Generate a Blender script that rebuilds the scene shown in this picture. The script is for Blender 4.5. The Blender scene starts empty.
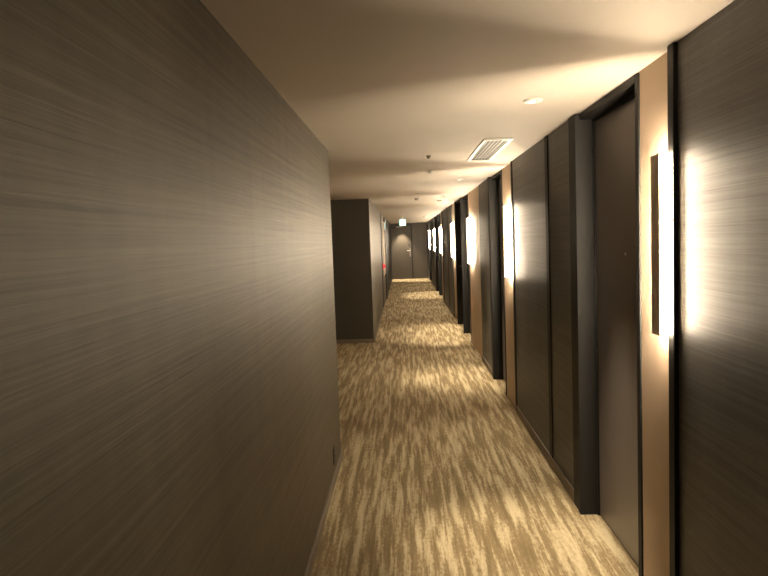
import bpy, bmesh, math, random
from mathutils import Vector, Matrix
S = bpy.context.scene
COL = S.collection
random.seed(3)

# ------------------------------------------------------------------ helpers
def add_box(bm, x0, x1, y0, y1, z0, z1):
    v = [bm.verts.new((x, y, z)) for x in (x0, x1) for y in (y0, y1) for z in (z0, z1)]
    for f in ((0,1,3,2), (4,6,7,5), (0,4,5,1), (2,3,7,6), (0,2,6,4), (1,5,7,3)):
        bm.faces.new([v[i] for i in f])

def add_cyl(bm, c, axis, r0, r1, length, n=24):
    """capped, tapered cylinder from c along a unit axis"""
    a = Vector(axis).normalized()
    u = a.orthogonal().normalized(); w = a.cross(u)
    rings = []
    for t, r in ((0, r0), (length, r1)):
        rings.append([bm.verts.new(Vector(c) + a*t + (u*math.cos(k*2*math.pi/n) + w*math.sin(k*2*math.pi/n))*r) for k in range(n)])
    for k in range(n):
        bm.faces.new((rings[0][k], rings[0][(k+1) % n], rings[1][(k+1) % n], rings[1][k]))
    bm.faces.new(rings[0][::-1]); bm.faces.new(rings[1])

def add_lathe(bm, prof, c, n=32):
    """profile of (radius, z) revolved about the vertical through c"""
    rings = []
    for r, z in prof:
        rings.append([bm.verts.new((c[0] + r*math.cos(k*2*math.pi/n), c[1] + r*math.sin(k*2*math.pi/n), c[2] + z)) for k in range(n)])
    for a, b in zip(rings, rings[1:]):
        for k in range(n):
            bm.faces.new((a[k], a[(k+1) % n], b[(k+1) % n], b[k]))
    bm.faces.new(rings[0]); bm.faces.new(rings[-1][::-1])

def add_tube(bm, pts, r, n=12):
    pts = [Vector(p) for p in pts]
    rings = []
    for i, p in enumerate(pts):
        d = (pts[min(i+1, len(pts)-1)] - pts[max(i-1, 0)]).normalized()
        u = d.cross(Vector((0.13, 0.2, 0.97))).normalized(); w = d.cross(u)
        rings.append([bm.verts.new(p + (u*math.cos(k*2*math.pi/n) + w*math.sin(k*2*math.pi/n))*r) for k in range(n)])
    for a, b in zip(rings, rings[1:]):
        for k in range(n):
            bm.faces.new((a[k], a[(k+1) % n], b[(k+1) % n], b[k]))
    bm.faces.new(rings[0][::-1]); bm.faces.new(rings[-1])

def add_prism(bm, poly, y0, y1):
    """polygon in x,z extruded along y"""
    a = [bm.verts.new((x, y0, z)) for x, z in poly]
    b = [bm.verts.new((x, y1, z)) for x, z in poly]
    n = len(poly)
    bm.faces.new(a); bm.faces.new(b[::-1])
    for k in range(n):
        bm.faces.new((a[k], b[k], b[(k+1) % n], a[(k+1) % n]))

def obj(name, bm, mat, parent=None, bevel=0.0, smooth=False):
    bmesh.ops.recalc_face_normals(bm, faces=bm.faces[:])
    me = bpy.data.meshes.new(name); bm.to_mesh(me); bm.free()
    o = bpy.data.objects.new(name, me); COL.objects.link(o)
    if mat: me.materials.append(mat)
    if parent: o.parent = parent
    if smooth:
        for p in me.polygons: p.use_smooth = True
        m = o.modifiers.new('edge', 'EDGE_SPLIT'); m.split_angle = math.radians(35)
    if bevel:
        m = o.modifiers.new('bevel', 'BEVEL'); m.width = bevel; m.segments = 2
        m.limit_method = 'ANGLE'
    return o

def boxes(name, lst, mat, parent=None, bevel=0.0):
    bm = bmesh.new()
    for b in lst: add_box(bm, *b)
    return obj(name, bm, mat, parent, bevel)

def tag(o, label, cat, group=None):
    o['label'] = label; o['category'] = cat
    if group: o['group'] = group
    return o

def empty(name, loc):
    o = bpy.data.objects.new(name, None); COL.objects.link(o); o.location = loc
    o.empty_display_size = 0.1
    return o

def structure(o, label=None, cat=None):
    o['kind'] = 'structure'
    if label: o['label'] = label
    if cat: o['category'] = cat
    return o

# ------------------------------------------------------------------ materials
def new_mat(name):
    m = bpy.data.materials.new(name); m.use_nodes = True
    nt = m.node_tree; b = nt.nodes['Principled BSDF']
    return m, nt, b

def N(nt, t, **kw):
    n = nt.nodes.new(t)
    for k, v in kw.items(): setattr(n, k, v)
    return n

def plain(name, col, rough=0.5, metal=0.0, spec=0.5, var=0.06, scale=12.0):
    m, nt, b = new_mat(name)
    tc = N(nt, 'ShaderNodeTexCoord'); no = N(nt, 'ShaderNodeTexNoise')
    no.inputs['Scale'].default_value = scale; no.inputs['Detail'].default_value = 4
    nt.links.new(tc.outputs['Object'], no.inputs['Vector'])
    r = N(nt, 'ShaderNodeValToRGB')
    r.color_ramp.elements[0].position = 0.3; r.color_ramp.elements[1].position = 0.7
    r.color_ramp.elements[0].color = (*[c*(1-var) for c in col], 1)
    r.color_ramp.elements[1].color = (*[min(1, c*(1+var)) for c in col], 1)
    nt.links.new(no.outputs['Fac'], r.inputs['Fac'])
    nt.links.new(r.outputs['Color'], b.inputs['Base Color'])
    b.inputs['Roughness'].default_value = rough; b.inputs['Metallic'].default_value = metal
    b.inputs['Specular IOR Level'].default_value = spec
    return m

def emit(name, col, strength):
    m, nt, b = new_mat(name)
    b.inputs['Base Color'].default_value = (0.8, 0.8, 0.8, 1)
    b.inputs['Emission Color'].default_value = (*col, 1)
    b.inputs['Emission Strength'].default_value = strength
    return m

def woven(name, dark, light, rough, spec, along='Y', amp=0.25, fine=300.0, bump=0.4):
    """wall covering of fine horizontal threads: light and dark threads of uneven thickness with faint vertical slubs"""
    m, nt, b = new_mat(name)
    L = nt.links.new
    tc = N(nt, 'ShaderNodeTexCoord')
    def stretched(sx, sy, sz, detail=3.0, rough_=0.6):
        mp = N(nt, 'ShaderNodeMapping'); mp.inputs['Scale'].default_value = (sx, sy, sz)
        L(tc.outputs['Object'], mp.inputs['Vector'])
        no = N(nt, 'ShaderNodeTexNoise'); no.inputs['Scale'].default_value = 1.0
        no.inputs['Detail'].default_value = detail; no.inputs['Roughness'].default_value = rough_
        L(mp.outputs['Vector'], no.inputs['Vector'])
        return no.outputs['Fac']
    t1 = stretched(1.1, 1.1, 150.0)        # threads
    t2 = stretched(0.4, 0.4, 58.0)        # bundles of threads
    t3 = stretched(9.0, 9.0, 0.35, 2.0)   # vertical slubs
    t4 = stretched(6.0, 6.0, fine, 2.0)   # finest weave
    def math_(op, a, c=None, v=None):
        n = N(nt, 'ShaderNodeMath', operation=op)
        L(a, n.inputs[0])
        if c is not None: L(c, n.inputs[1])
        if v is not None: n.inputs[1].default_value = v
        return n.outputs[0]
    s = math_('ADD', math_('MULTIPLY', t1, v=0.45), math_('MULTIPLY', t2, v=0.35))
    s = math_('ADD', s, math_('MULTIPLY', t4, v=0.2))
    r = N(nt, 'ShaderNodeValToRGB')
    r.color_ramp.elements[0].position = 0.5 - amp*0.6; r.color_ramp.elements[1].position = 0.5 + amp*0.6
    r.color_ramp.elements[0].color = (*dark, 1); r.color_ramp.elements[1].color = (*light, 1)
    s2 = math_('ADD', s, math_('MULTIPLY', t3, v=0.16))
    s2 = math_('SUBTRACT', s2, v=0.08)
    L(s2, r.inputs['Fac']); L(r.outputs['Color'], b.inputs['Base Color'])
    bp = N(nt, 'ShaderNodeBump'); bp.inputs['Strength'].default_value = bump; bp.inputs['Distance'].default_value = 0.004
    L(s, bp.inputs['Height']); L(bp.outputs['Normal'], b.inputs['Normal'])
    b.inputs['Roughness'].default_value = rough
    b.inputs['Specular IOR Level'].default_value = spec
    return m

def carpet_mat():
    m, nt, b = new_mat('carpet brushed streaks')
    L = nt.links.new
    tc = N(nt, 'ShaderNodeTexCoord')
    def noise(sx, sy, detail, rough_=0.55, dist=0.0, off=(0, 0, 0)):
        mp = N(nt, 'ShaderNodeMapping'); mp.inputs['Scale'].default_value = (sx, sy, 1); mp.inputs['Location'].default_value = off
        L(tc.outputs['Object'], mp.inputs['Vector'])
        no = N(nt, 'ShaderNodeTexNoise'); no.inputs['Scale'].default_value = 1.0
        no.inputs['Detail'].default_value = detail; no.inputs['Roughness'].default_value = rough_
        no.inputs['Distortion'].default_value = dist
        L(mp.outputs['Vector'], no.inputs['Vector'])
        return no.outputs['Fac']
    def mth(op, a, c=None, v=None):
        n = N(nt, 'ShaderNodeMath', operation=op)
        L(a, n.inputs[0])
        if c is not None: L(c, n.inputs[1])
        if v is not None: n.inputs[1].default_value = v
        return n.outputs[0]
    streak = noise(27, 1.6, 4, 0.62, 0.12)
    broad = noise(10, 1.0, 2, 0.5, 0.0, (3, 7, 0))
    rag = noise(60, 26, 3, 0.7, 0.0, (9, 2, 0))
    pile = noise(420, 420, 2, 0.6)
    s = mth('ADD', mth('MULTIPLY', streak, v=0.62), mth('MULTIPLY', broad, v=0.22))
    s = mth('ADD', s, mth('MULTIPLY', rag, v=0.2))
    s = mth('ADD', s, mth('MULTIPLY', pile, v=0.06))
    r = N(nt, 'ShaderNodeValToRGB')
    cr = r.color_ramp
    cr.elements[0].position = 0.44; cr.elements[0].color = (0.195, 0.148, 0.080, 1)
    cr.elements[1].position = 0.64; cr.elements[1].color = (0.56, 0.48, 0.32, 1)
    e = cr.elements.new(0.535); e.color = (0.275, 0.213, 0.122, 1)
    e = cr.elements.new(0.575); e.color = (0.43, 0.352, 0.222, 1)
    L(s, r.inputs['Fac']); L(r.outputs['Color'], b.inputs['Base Color'])
    bp = N(nt, 'ShaderNodeBump'); bp.inputs['Strength'].default_value = 0.5; bp.inputs['Distance'].default_value = 0.004
    L(mth('ADD', pile, mth('MULTIPLY', s, v=0.5)), bp.inputs['Height']); L(bp.outputs['Normal'], b.inputs['Normal'])
    b.inputs['Roughness'].default_value = 0.95; b.inputs['Specular IOR Level'].default_value = 0.1
    return m

DLP = 230.0
WARM = (1.0, 0.81, 0.57)
M_carpet = carpet_mat()
M_ceil = plain('ceiling paint', (0.62, 0.56, 0.49), 0.75, spec=0.2, var=0.015, scale=3)
M_left = woven('woven wall covering', (0.037, 0.031, 0.018), (0.132, 0.109, 0.066), 0.58, 0.3, amp=0.36, bump=0.3)
M_panel = woven('grey woven panel', (0.042, 0.041, 0.040), (0.142, 0.139, 0.132), 0.5, 0.5, amp=0.34)
M_dark = plain('dark lacquer', (0.017, 0.0165, 0.016), 0.55, spec=0.2, var=0.05, scale=5)
M_door = plain('dark door laminate', (0.165, 0.145, 0.137), 0.38, spec=0.55, var=0.05, scale=4)
M_brown = plain('dark brown front', (0.036, 0.030, 0.021), 0.6, spec=0.3, var=0.04, scale=5)
M_end = plain('end wall laminate', (0.056, 0.047, 0.036), 0.55, spec=0.4, var=0.05, scale=4)
M_skirt = plain('skirting', (0.16, 0.125, 0.085), 0.5, var=0.05)
M_beige = plain('beige wall panel', (0.68, 0.53, 0.39), 0.6, spec=0.3, var=0.03, scale=6)
M_white = plain('white plastic', (0.80, 0.77, 0.72), 0.4, var=0.02)
M_grey = plain('grey fitting', (0.16, 0.14, 0.12), 0.5, var=0.05)
M_black = plain('black cavity', (0.012, 0.011, 0.010), 0.7, var=0.05)
M_steel = plain('brushed steel', (0.62, 0.60, 0.57), 0.3, metal=1.0, var=0.04)
M_cover = plain('bronze cover plate', (0.74, 0.64, 0.52), 0.5, var=0.04)
M_led = emit('lit diffuser', WARM, 400.0)
M_led2 = emit('lit diffuser towards the panel', WARM, 345.0)
M_red = emit('red alarm lamp', (1.0, 0.08, 0.09), 0.9)
M_red.node_tree.nodes['Principled BSDF'].inputs['Base Color'].default_value = (0.6, 0.03, 0.03, 1)
M_redp = plain('red plastic', (0.5, 0.02, 0.02), 0.4)
M_exit = emit('lit sign face', (0.38, 1.0, 0.88), 1.5)
M_green = emit('lit sign green', (0.10, 0.75, 0.45), 1.2)
M_lamp = emit('downlight lens', (1.0, 0.80, 0.6), 1.5)

# ------------------------------------------------------------------ setting
FL, CE = 0.0, 2.39
YB, YE = -3.2, 27.95          # behind the camera, far end of the corridor
XL, XM = -0.547, 1.05         # left wall face, right main plane
structure(boxes('floor', [(-3.2, 1.32, YB, YE + .1, -0.12, FL)], M_carpet), 'carpet with cream brush streaks running along the corridor', 'carpet')
structure(boxes('ceiling', [(-3.2, 1.32, YB, YE + .1, CE, CE + .12)], M_ceil), 'plain painted corridor ceiling', 'ceiling')
Y1, Y2 = 5.0, 10.78           # opening to the side lobby on the left
structure(boxes('wall_left', [(XL - .25, XL, YB, Y1, FL, CE)], M_left), 'near left wall with brown woven covering', 'wall')
structure(boxes('baseboard_left', [(XL, XL + .012, YB, Y1, FL, .06)], M_skirt, bevel=.002))
structure(boxes('wall_lobby', [(-3.2, -3.05, YB, Y2, FL, CE)], M_left))
structure(boxes('wall_behind', [(-3.05, 1.32, YB - .1, YB, FL, CE)], M_end))
# the block beyond the side lobby
wl = structure(boxes('wall_left_far', [(-3.2, XL, Y2, YE, FL, CE)], M_left), 'far left wall block beyond the side lobby opening', 'wall')
boxes('front_face', [(-3.05, XL - .001, Y2 - .012, Y2, .062, CE)], M_brown, wl)  # front of the block, plain and darker than its woven side
structure(boxes('baseboard_lobby', [(-3.05, XL + .014, Y2 - .022, Y2 - .0005, FL, .062), (XL, XL + .014, Y2, 15.9, FL, .062)], M_skirt, bevel=.002))
structure(boxes('trim_1', [(XL, XL + .014, 15.95, 16.35, FL, 2.36)], M_dark, None, .004), 'dark post on the far left wall carrying the red alarm', 'post')
boxes('pale_frame', [(XL, XL + .018, 17.3, 18.6, 0.75, 2.2)], M_beige, wl, .003)
boxes('dark_panel', [(XL, XL + .03, 18.7, 20.6, FL, 2.36), (XL, XL + .022, 21.4, YE, FL, 2.39)], M_dark, wl, .003)
# end wall
structure(boxes('wall_end', [(-3.2, 1.32, YE, YE + .15, FL, CE)], M_end), 'brown end wall of the corridor', 'wall')

# ---- right wall, segment by segment (all boxes run back to x = 1.32)
wr = structure(boxes('wall_right', [(1.19, 1.32, YB, YE, FL, CE)], M_dark), 'right corridor wall of dark panels, beige strips and recessed doors', 'wall')
XP, XT = 1.036, 1.019
def panel(y0, y1, battens=()):
    boxes('wall_panel', [(XP, 1.189, y0, y1, FL, CE)], M_panel, wr)
    for yb in battens:
        boxes('batten', [(XP - .008, XP, yb - .045, yb + .045, .075, CE)], M_dark, wr, .002)
    boxes('skirting', [(XP - .013, XP, y0, y1, FL, .075)], M_skirt, wr, .002)
def trim(y0, y1, x=XT):
    boxes('edge_trim', [(x, 1.189, y0, y1, FL, CE)], M_dark, wr, .003)
def beige(y0, y1):
    boxes('beige_strip', [(XM, 1.189, y0, y1, FL, CE)], M_beige, wr)
DN = [0]
def door(y0, y1, label, handle_far=False, peep=True, near_frame=True):
    """opening between y0 and y1, recessed leaf at x = 1.125"""
    DN[0] += 1
    loc = Vector((1.15, (y0 + y1)/2, 0))
    r = empty('door_%d' % DN[0], loc)
    structure(r, label, 'door')
    def bx(name, lst, mat, bevel=.003, parent=r):
        l = [(a - loc.x, b - loc.x, c - loc.y, d - loc.y, e, f) for a, b, c, d, e, f in lst]
        return boxes(name, l, mat, parent, bevel)
    XF = 1.043
    bx('jamb', [(XF, 1.185, y0, y0 + .045, FL, 2.385)], M_dark)
    bx('jamb', [(1.014, 1.185, y1 - .05, y1, FL, 2.385)], M_dark)
    bx('header', [(XF, 1.185, y0 + .045, y1 - .05, 2.35, 2.385)], M_dark)
    leaf = bx('leaf', [(1.128, 1.17, y0 + .047, y1 - .052, .006, 2.348)], M_door, .002)
    bx('rebate', [(1.116, 1.128, y0 + .046, y0 + .062, FL, 2.349), (1.116, 1.128, y1 - .062, y1 - .051, FL, 2.349), (1.116, 1.128, y0 + .062, y1 - .062, 2.335, 2.349)], M_dark, .001)
    if peep:
        bm = bmesh.new()
        add_cyl(bm, (1.128 - loc.x, y0 + .43 - loc.y, 1.584), (-1, 0, 0), .008, .007, .004)
        obj('peephole', bm, M_steel, leaf, smooth=True)
    hy = (y1 - .09) if handle_far else (y0 + .072)
    sgn = -1 if handle_far else 1
    bm = bmesh.new()
    add_box(bm, 1.122 - loc.x, 1.128 - loc.x, hy - .02 - loc.y, hy + .02 - loc.y, 1.0, 1.22)
    pl = obj('handle_plate', bm, M_grey, leaf, .002)
    bm = bmesh.new()
    x = 1.122 - loc.x; y = hy - loc.y
    add_tube(bm, [(x, y, 1.14), (x - .02, y, 1.14), (x - .032, y + sgn*.004, 1.14), (x - .036, y + sgn*.015, 1.14), (x - .036, y + sgn*.06, 1.14)], .009)
    obj('lever', bm, M_steel, pl, smooth=True)
    return r

panel(YB, 2.49); trim(2.49, 2.545); beige(2.545, 2.915)
door(2.915, 3.90, 'nearest dark recessed door beside the beige strip and closest sconce')
trim(3.90, 4.02); panel(4.02, 6.15, (4.69,)); trim(6.15, 6.22, 1.03); beige(6.22, 6.86)
door(6.86, 7.70, 'second dark recessed door, beyond the second sconce')
trim(7.70, 7.80); panel(7.80, 8.87); beige(8.87, 10.42)
door(10.42, 11.50, 'third dark door just past the wide beige wall panel')
door(11.50, 12.74, 'fourth dark door, next to the third with no panel between', handle_far=True)
trim(12.74, 12.84); beige(12.84, 13.8); panel(13.8, 17.1, (15.2,)); trim(17.1, 17.2); beige(17.2, 18.05)
door(18.05, 19.35, 'fifth dark door, far down the right wall')
door(19.35, 20.9, 'sixth dark door, far down the right wall after the fifth', handle_far=True)
trim(20.9, 21.0); beige(21.0, 21.5); panel(21.5, 24.6, (23.0,)); trim(24.6, 24.7); beige(24.7, 25.3)
door(25.3, 26.3, 'last dark door on the right wall before the end wall')
trim(26.3, 26.4); panel(26.4, YE)

# ---- end door
r = empty('door_8', (-0.09, YE, 0)); structure(r, 'brown door closing the far end of the corridor, lit by a warm pool', 'door')
boxes('frame', [(-.47, -.43, -.03, 0, FL, 2.33), (.43, .47, -.03, 0, FL, 2.33), (-.43, .43, -.03, 0, 2.29, 2.33)], M_dark, r, .003)
leaf = boxes('leaf', [(-.425, .425, -.022, 0, .008, 2.288)], M_end, r, .002)
pl = boxes('handle_plate', [(.34, .40, -.03, -.022, .95, 1.30)], M_grey, leaf, .003)
bm = bmesh.new(); add_tube(bm, [(.37, -.03, 1.21), (.37, -.065, 1.21), (.36, -.075, 1.21), (.24, -.075, 1.21)], .011); obj('lever', bm, M_steel, pl, smooth=True)
boxes('keypad', [(.30, .36, -.034, -.022, 1.40, 1.50)], M_black, leaf, .003)
cl = boxes('door_closer', [(-.42, -.14, -.075, -.022, 2.18, 2.25)], M_black, leaf, .004)
bm = bmesh.new(); add_tube(bm, [(-.2, -.085, 2.23), (.02, -.11, 2.235), (.10, -.03, 2.30)], .012); obj('closer_arm', bm, M_steel, cl, smooth=True)

# ------------------------------------------------------------------ sconces
ZS, HS = 1.64, 0.35           # centre height, half height
def make_sconce():
    root = empty('wall_sconce', (XM, 2.575, ZS - HS))
    boxes('cover_plate', [(-.073, -.067, -.040, .032, 0, 2*HS)], M_cover, root, .0015)
    boxes('back_plate', [(-.006, 0, -.024, .028, .004, 2*HS - .004)], M_white, root, .001)
    boxes('spine', [(-.067, -.006, -.003, .003, .006, 2*HS - .006)], M_white, root)
    boxes('diffuser', [(-.051, -.008, -.012, -.003, .002, 2*HS - .002)], M_led2, root, .003)
    boxes('diffuser', [(-.051, -.008, .003, .012, .002, 2*HS - .002)], M_led, root, .003)
    return root
SC = [(2.57, 'nearest tall lit wall sconce, on the beige strip beside the first door'),
      (6.42, 'second tall lit wall sconce, between the panel with a batten and the second door'),
      (10.1, 'third lit wall sconce, on the wide beige wall panel'),
      (13.55, 'fourth lit wall sconce, just beyond the pair of adjoining doors'),
      (17.75, 'fifth lit wall sconce, far along the right wall before the second pair of doors'),
      (21.25, 'sixth lit wall sconce, second farthest on the right wall'),
      (25.15, 'farthest lit wall sconce, closest to the end wall')]
proto = make_sconce()
def copy_tree(o, parent=None):
    c = o.copy(); COL.objects.link(c)
    if parent: c.parent = parent
    for ch in o.children: copy_tree(ch, c)
    return c
roots = [proto] + [copy_tree(proto) for _ in SC[1:]]
for o, (y, lab) in zip(roots, SC):
    o.location = (XM, y, ZS - HS)
    if y in (13.55, 21.25): o.rotation_euler = (0, 0, 0); o.scale = (1, -1, 1)   # mirrored pair
    tag(o, lab, 'wall lamp', 'tall lit sconces along the right wall')

# ------------------------------------------------------------------ ceiling fittings
def vent():
    r = empty('ceiling_vent', (.70, 5.32, CE))
    hx, hy = .105, .62
    fr = boxes('frame', [(-hx, hx, -hy, -hy + .022, -.012, 0), (-hx, hx, hy - .022, hy, -.012, 0),
                    (-hx, -hx + .022, -hy + .022, hy - .022, -.012, 0), (hx - .022, hx, -hy + .022, hy - .022, -.012, 0)], M_white, r, .002)
    boxes('backing', [(-hx + .02, hx - .02, -hy + .02, hy - .02, -.003, -.0005)], M_black, r)
    n = 6
    for k in range(n):
        x = -hx + .022 + (k + .5)*(2*hx - .044)/n
        bm = bmesh.new()
        add_prism(bm, [(x - .003, -.010), (x + .001, -.010), (x + .004, -.003), (x, -.003)], -hy + .022, hy - .022)
        obj('slat', bm, M_grey, r)
    return r
tag(vent(), 'long white slatted air vent in the ceiling', 'vent')

def round_fitting(name, x, y, rad, depth, mat, lens=None):
    r = empty(name, (x, y, CE))
    bm = bmesh.new()
    add_lathe(bm, [(rad, 0), (rad, -depth*.4), (rad*.88, -depth), (rad*.62, -depth), (rad*.55, -depth*.5), (.001, -depth*.45)], (0, 0, 0))
    obj('ring', bm, mat, r, smooth=True)
    bm = bmesh.new(); add_lathe(bm, [(rad*.3, -depth*.45), (rad*.28, -depth*1.2), (.001, -depth*1.4)], (0, 0, 0))
    obj('lens', bm, lens or M_grey, r, smooth=True)
    return r
def detector(x, y, rad, depth, mat):
    r = empty('smoke_detector', (x, y, CE))
    bm = bmesh.new(); add_lathe(bm, [(rad, 0), (rad, -depth*.35), (rad*.85, -depth*.5)], (0, 0, 0)); obj('base', bm, mat, r, smooth=True)
    bm = bmesh.new(); add_lathe(bm, [(rad*.7, -depth*.5), (rad*.62, -depth*.85), (rad*.45, -depth), (.001, -depth)], (0, 0, 0)); obj('sensor', bm, M_grey, r, smooth=True)
    return r
def downlight(x, y, label, power=DLP, cone=44, blend=.8):
    r = round_fitting('downlight', x, y, .05, .012, M_white, M_lamp)
    tag(r, label, 'ceiling light', 'round downlights over the doors')
    ld = bpy.data.lights.new('lamp', 'SPOT'); ld.energy = power; ld.color = WARM
    ld.spot_size = math.radians(cone); ld.spot_blend = blend; ld.shadow_soft_size = .025
    lo = bpy.data.objects.new('lamp', ld); COL.objects.link(lo); lo.parent = r; lo.location = (0, 0, -.035)
for y, lab in ((3.42, 'nearest small round downlight in the ceiling in front of the first door'),
               (7.83, 'round ceiling downlight just beyond the air vent, by the second door'),
               (10.9, 'round ceiling downlight in front of the third door'),
               (12.1, 'round ceiling downlight in front of the fourth door'),
               (19.0, 'round ceiling downlight in front of the fifth door'),
               (20.2, 'round ceiling downlight in front of the sixth door'),
               (26.2, 'round ceiling downlight in front of the last right-hand door')):
    downlight(.69, y, lab)
downlight(-.05, 27.62, 'round ceiling downlight close in front of the end door', 520, 74, .6)
tag(detector(.235, 5.52, .02, .025, M_grey), 'small dark smoke detector on the ceiling left of the air vent', 'detector')
tag(detector(.250, 11.2, .04, .035, M_grey), 'dark smoke detector farther down the ceiling', 'detector')
tag(detector(.244, 9.77, .025, .015, M_white), 'tiny pale smoke detector between the dark one and the vent', 'detector')
# sprinkler
def sprinkler(x, y):
    r = empty('sprinkler', (x, y, CE))
    bm = bmesh.new(); add_lathe(bm, [(.03, 0), (.028, -.006), (.012, -.008), (.009, -.03), (.004, -.035)], (0, 0, 0)); obj('body', bm, M_white, r, smooth=True)
    bm = bmesh.new(); add_cyl(bm, (0, 0, -.052), (0, 0, 1), .02, .02, .003)
    add_tube(bm, [(-.008, 0, -.03), (-.014, 0, -.04), (-.004, 0, -.05)], .002); add_tube(bm, [(.008, 0, -.03), (.014, 0, -.04), (.004, 0, -.05)], .002)
    obj('deflector', bm, M_white, r, smooth=True)
    return r
tag(sprinkler(.30, 6.75), 'small white sprinkler head hanging from the ceiling just past the vent', 'sprinkler')

# ------------------------------------------------------------------ exit sign
def exit_sign(name, loc, rot, label):
    r = empty(name, loc); r.rotation_euler = (0, 0, rot); r.scale = (.86, .86, .86)
    tag(r, label, 'sign')
    h = .115
    boxes('housing', [(-h, h, -.02, .03, -h, h)], M_white, r, .004)
    boxes('stem', [(-.03, .03, -.01, .02, h, h + .09)], M_white, r, .002)
    face = boxes('face', [(-h + .008, h - .008, -.024, -.0205, -h + .008, h - .008)], M_exit, r, .001)
    # running figure leaving through a doorway
    bm = bmesh.new()
    y0, y1 = -.027, -.0245
    add_prism(bm, [(-.07, -.075), (-.058, -.075), (-.058, .068), (.035, .068), (.035, .08), (-.07, .08)], y0, y1)
    add_prism(bm, [(.035, -.075), (.047, -.075), (.047, .08), (.035, .08)], y0, y1)
    add_prism(bm, [(.012 + .014*math.cos(a*math.pi/6), .042 + .014*math.sin(a*math.pi/6)) for a in range(12)], y0, y1)
    add_prism(bm, [(-.015, .03), (.012, .026), (.010, -.015), (-.012, -.012)], y0, y1)
    add_prism(bm, [(.002, -.012), (.012, -.015), (.030, -.04), (.024, -.066), (.014, -.064), (.018, -.042)], y0, y1)
    add_prism(bm, [(-.012, -.012), (.0, -.014), (-.018, -.045), (-.048, -.05), (-.048, -.04), (-.024, -.036)], y0, y1)
    add_prism(bm, [(-.015, .03), (-.012, .02), (-.036, .0), (-.043, .008)], y0, y1)
    obj('pictogram', bm, M_green, face)
    return r
exit_sign('exit_sign', (0.0, 20.0, CE - .176), 0, 'lit pale green exit sign hanging from the ceiling at the far end')
# side sign on the left wall
r = empty('emergency_sign', (XL + .03, 18.0, 2.08)); tag(r, 'narrow pale lit sign high on the far left wall', 'sign')
boxes('housing', [(-.03, .02, -.13, .13, -.10, .10)], M_white, r, .004)
boxes('face', [(.0205, .024, -.12, .12, -.09, .09)], M_exit, r, .001)

# fire alarm on the dark post
r = empty('fire_alarm', (XL + .014, 16.15, 1.05)); tag(r, 'red fire alarm lamp on the dark post of the far left wall', 'alarm')
boxes('plate', [(0, .012, -.1, .1, -.1, .1)], M_redp, r, .003)
bm = bmesh.new(); add_lathe(bm, [(.05, 0), (.05, .02), (.036, .045), (.012, .058), (.001, .06)], (0, 0, 0))
bmesh.ops.rotate(bm, verts=bm.verts[:], cent=(0, 0, 0), matrix=Matrix.Rotation(math.pi/2, 3, 'Y')); bmesh.ops.translate(bm, verts=bm.verts[:], vec=(.012, 0, 0))
obj('lamp', bm, M_red, r, smooth=True)

# socket plate low on the near left wall
r = empty('socket_plate', (XL, 4.50, .19)); tag(r, 'dark socket plate low on the near left wall', 'socket')
boxes('plate', [(0, .008, -.036, .036, -.06, .06)], M_black, r, .002)
for z in (-.022, .022):
    for y in (-.009, .009): boxes('slot', [(.008, .009, y - .0015, y + .0015, z - .006, z + .006)], M_grey, r)

# ------------------------------------------------------------------ world, camera, view
w = bpy.data.worlds.new('world'); S.world = w; w.use_nodes = True
w.node_tree.nodes['Background'].inputs['Color'].default_value = (0, 0, 0, 1)
w.node_tree.nodes['Background'].inputs['Strength'].default_value = 0

pi_, ya, ro, F = 0.0736, -0.0322, -0.0368, 649.99
cy, sy, cp, sp, cr_, sr_ = math.cos(ya), math.sin(ya), math.cos(pi_), math.sin(pi_), math.cos(ro), math.sin(ro)
B = Matrix(((1, 0, 0), (0, 0, -1), (0, 1, 0)))
Ry = Matrix(((cy, 0, -sy), (0, 1, 0), (sy, 0, cy)))
Rp = Matrix(((1, 0, 0), (0, cp, -sp), (0, sp, cp)))
Rr = Matrix(((cr_, -sr_, 0), (sr_, cr_, 0), (0, 0, 1)))
M = Rr @ Rp @ Ry @ B
cd = bpy.data.cameras.new('camera'); cam = bpy.data.objects.new('camera', cd); COL.objects.link(cam)
mw = Matrix((M[0], -M[1], -M[2])).transposed().to_4x4(); mw.translation = (0, 0, 1.70)
cam.matrix_world = mw
cd.sensor_fit = 'HORIZONTAL'; cd.sensor_width = 36; cd.lens = F/768*36; cd.clip_start = .02
S.camera = cam
S.view_settings.view_transform = 'Standard'; S.view_settings.look = 'None'
S.view_settings.gamma = 1; S.view_settings.use_curve_mapping = False; S.view_settings.exposure = 0.0
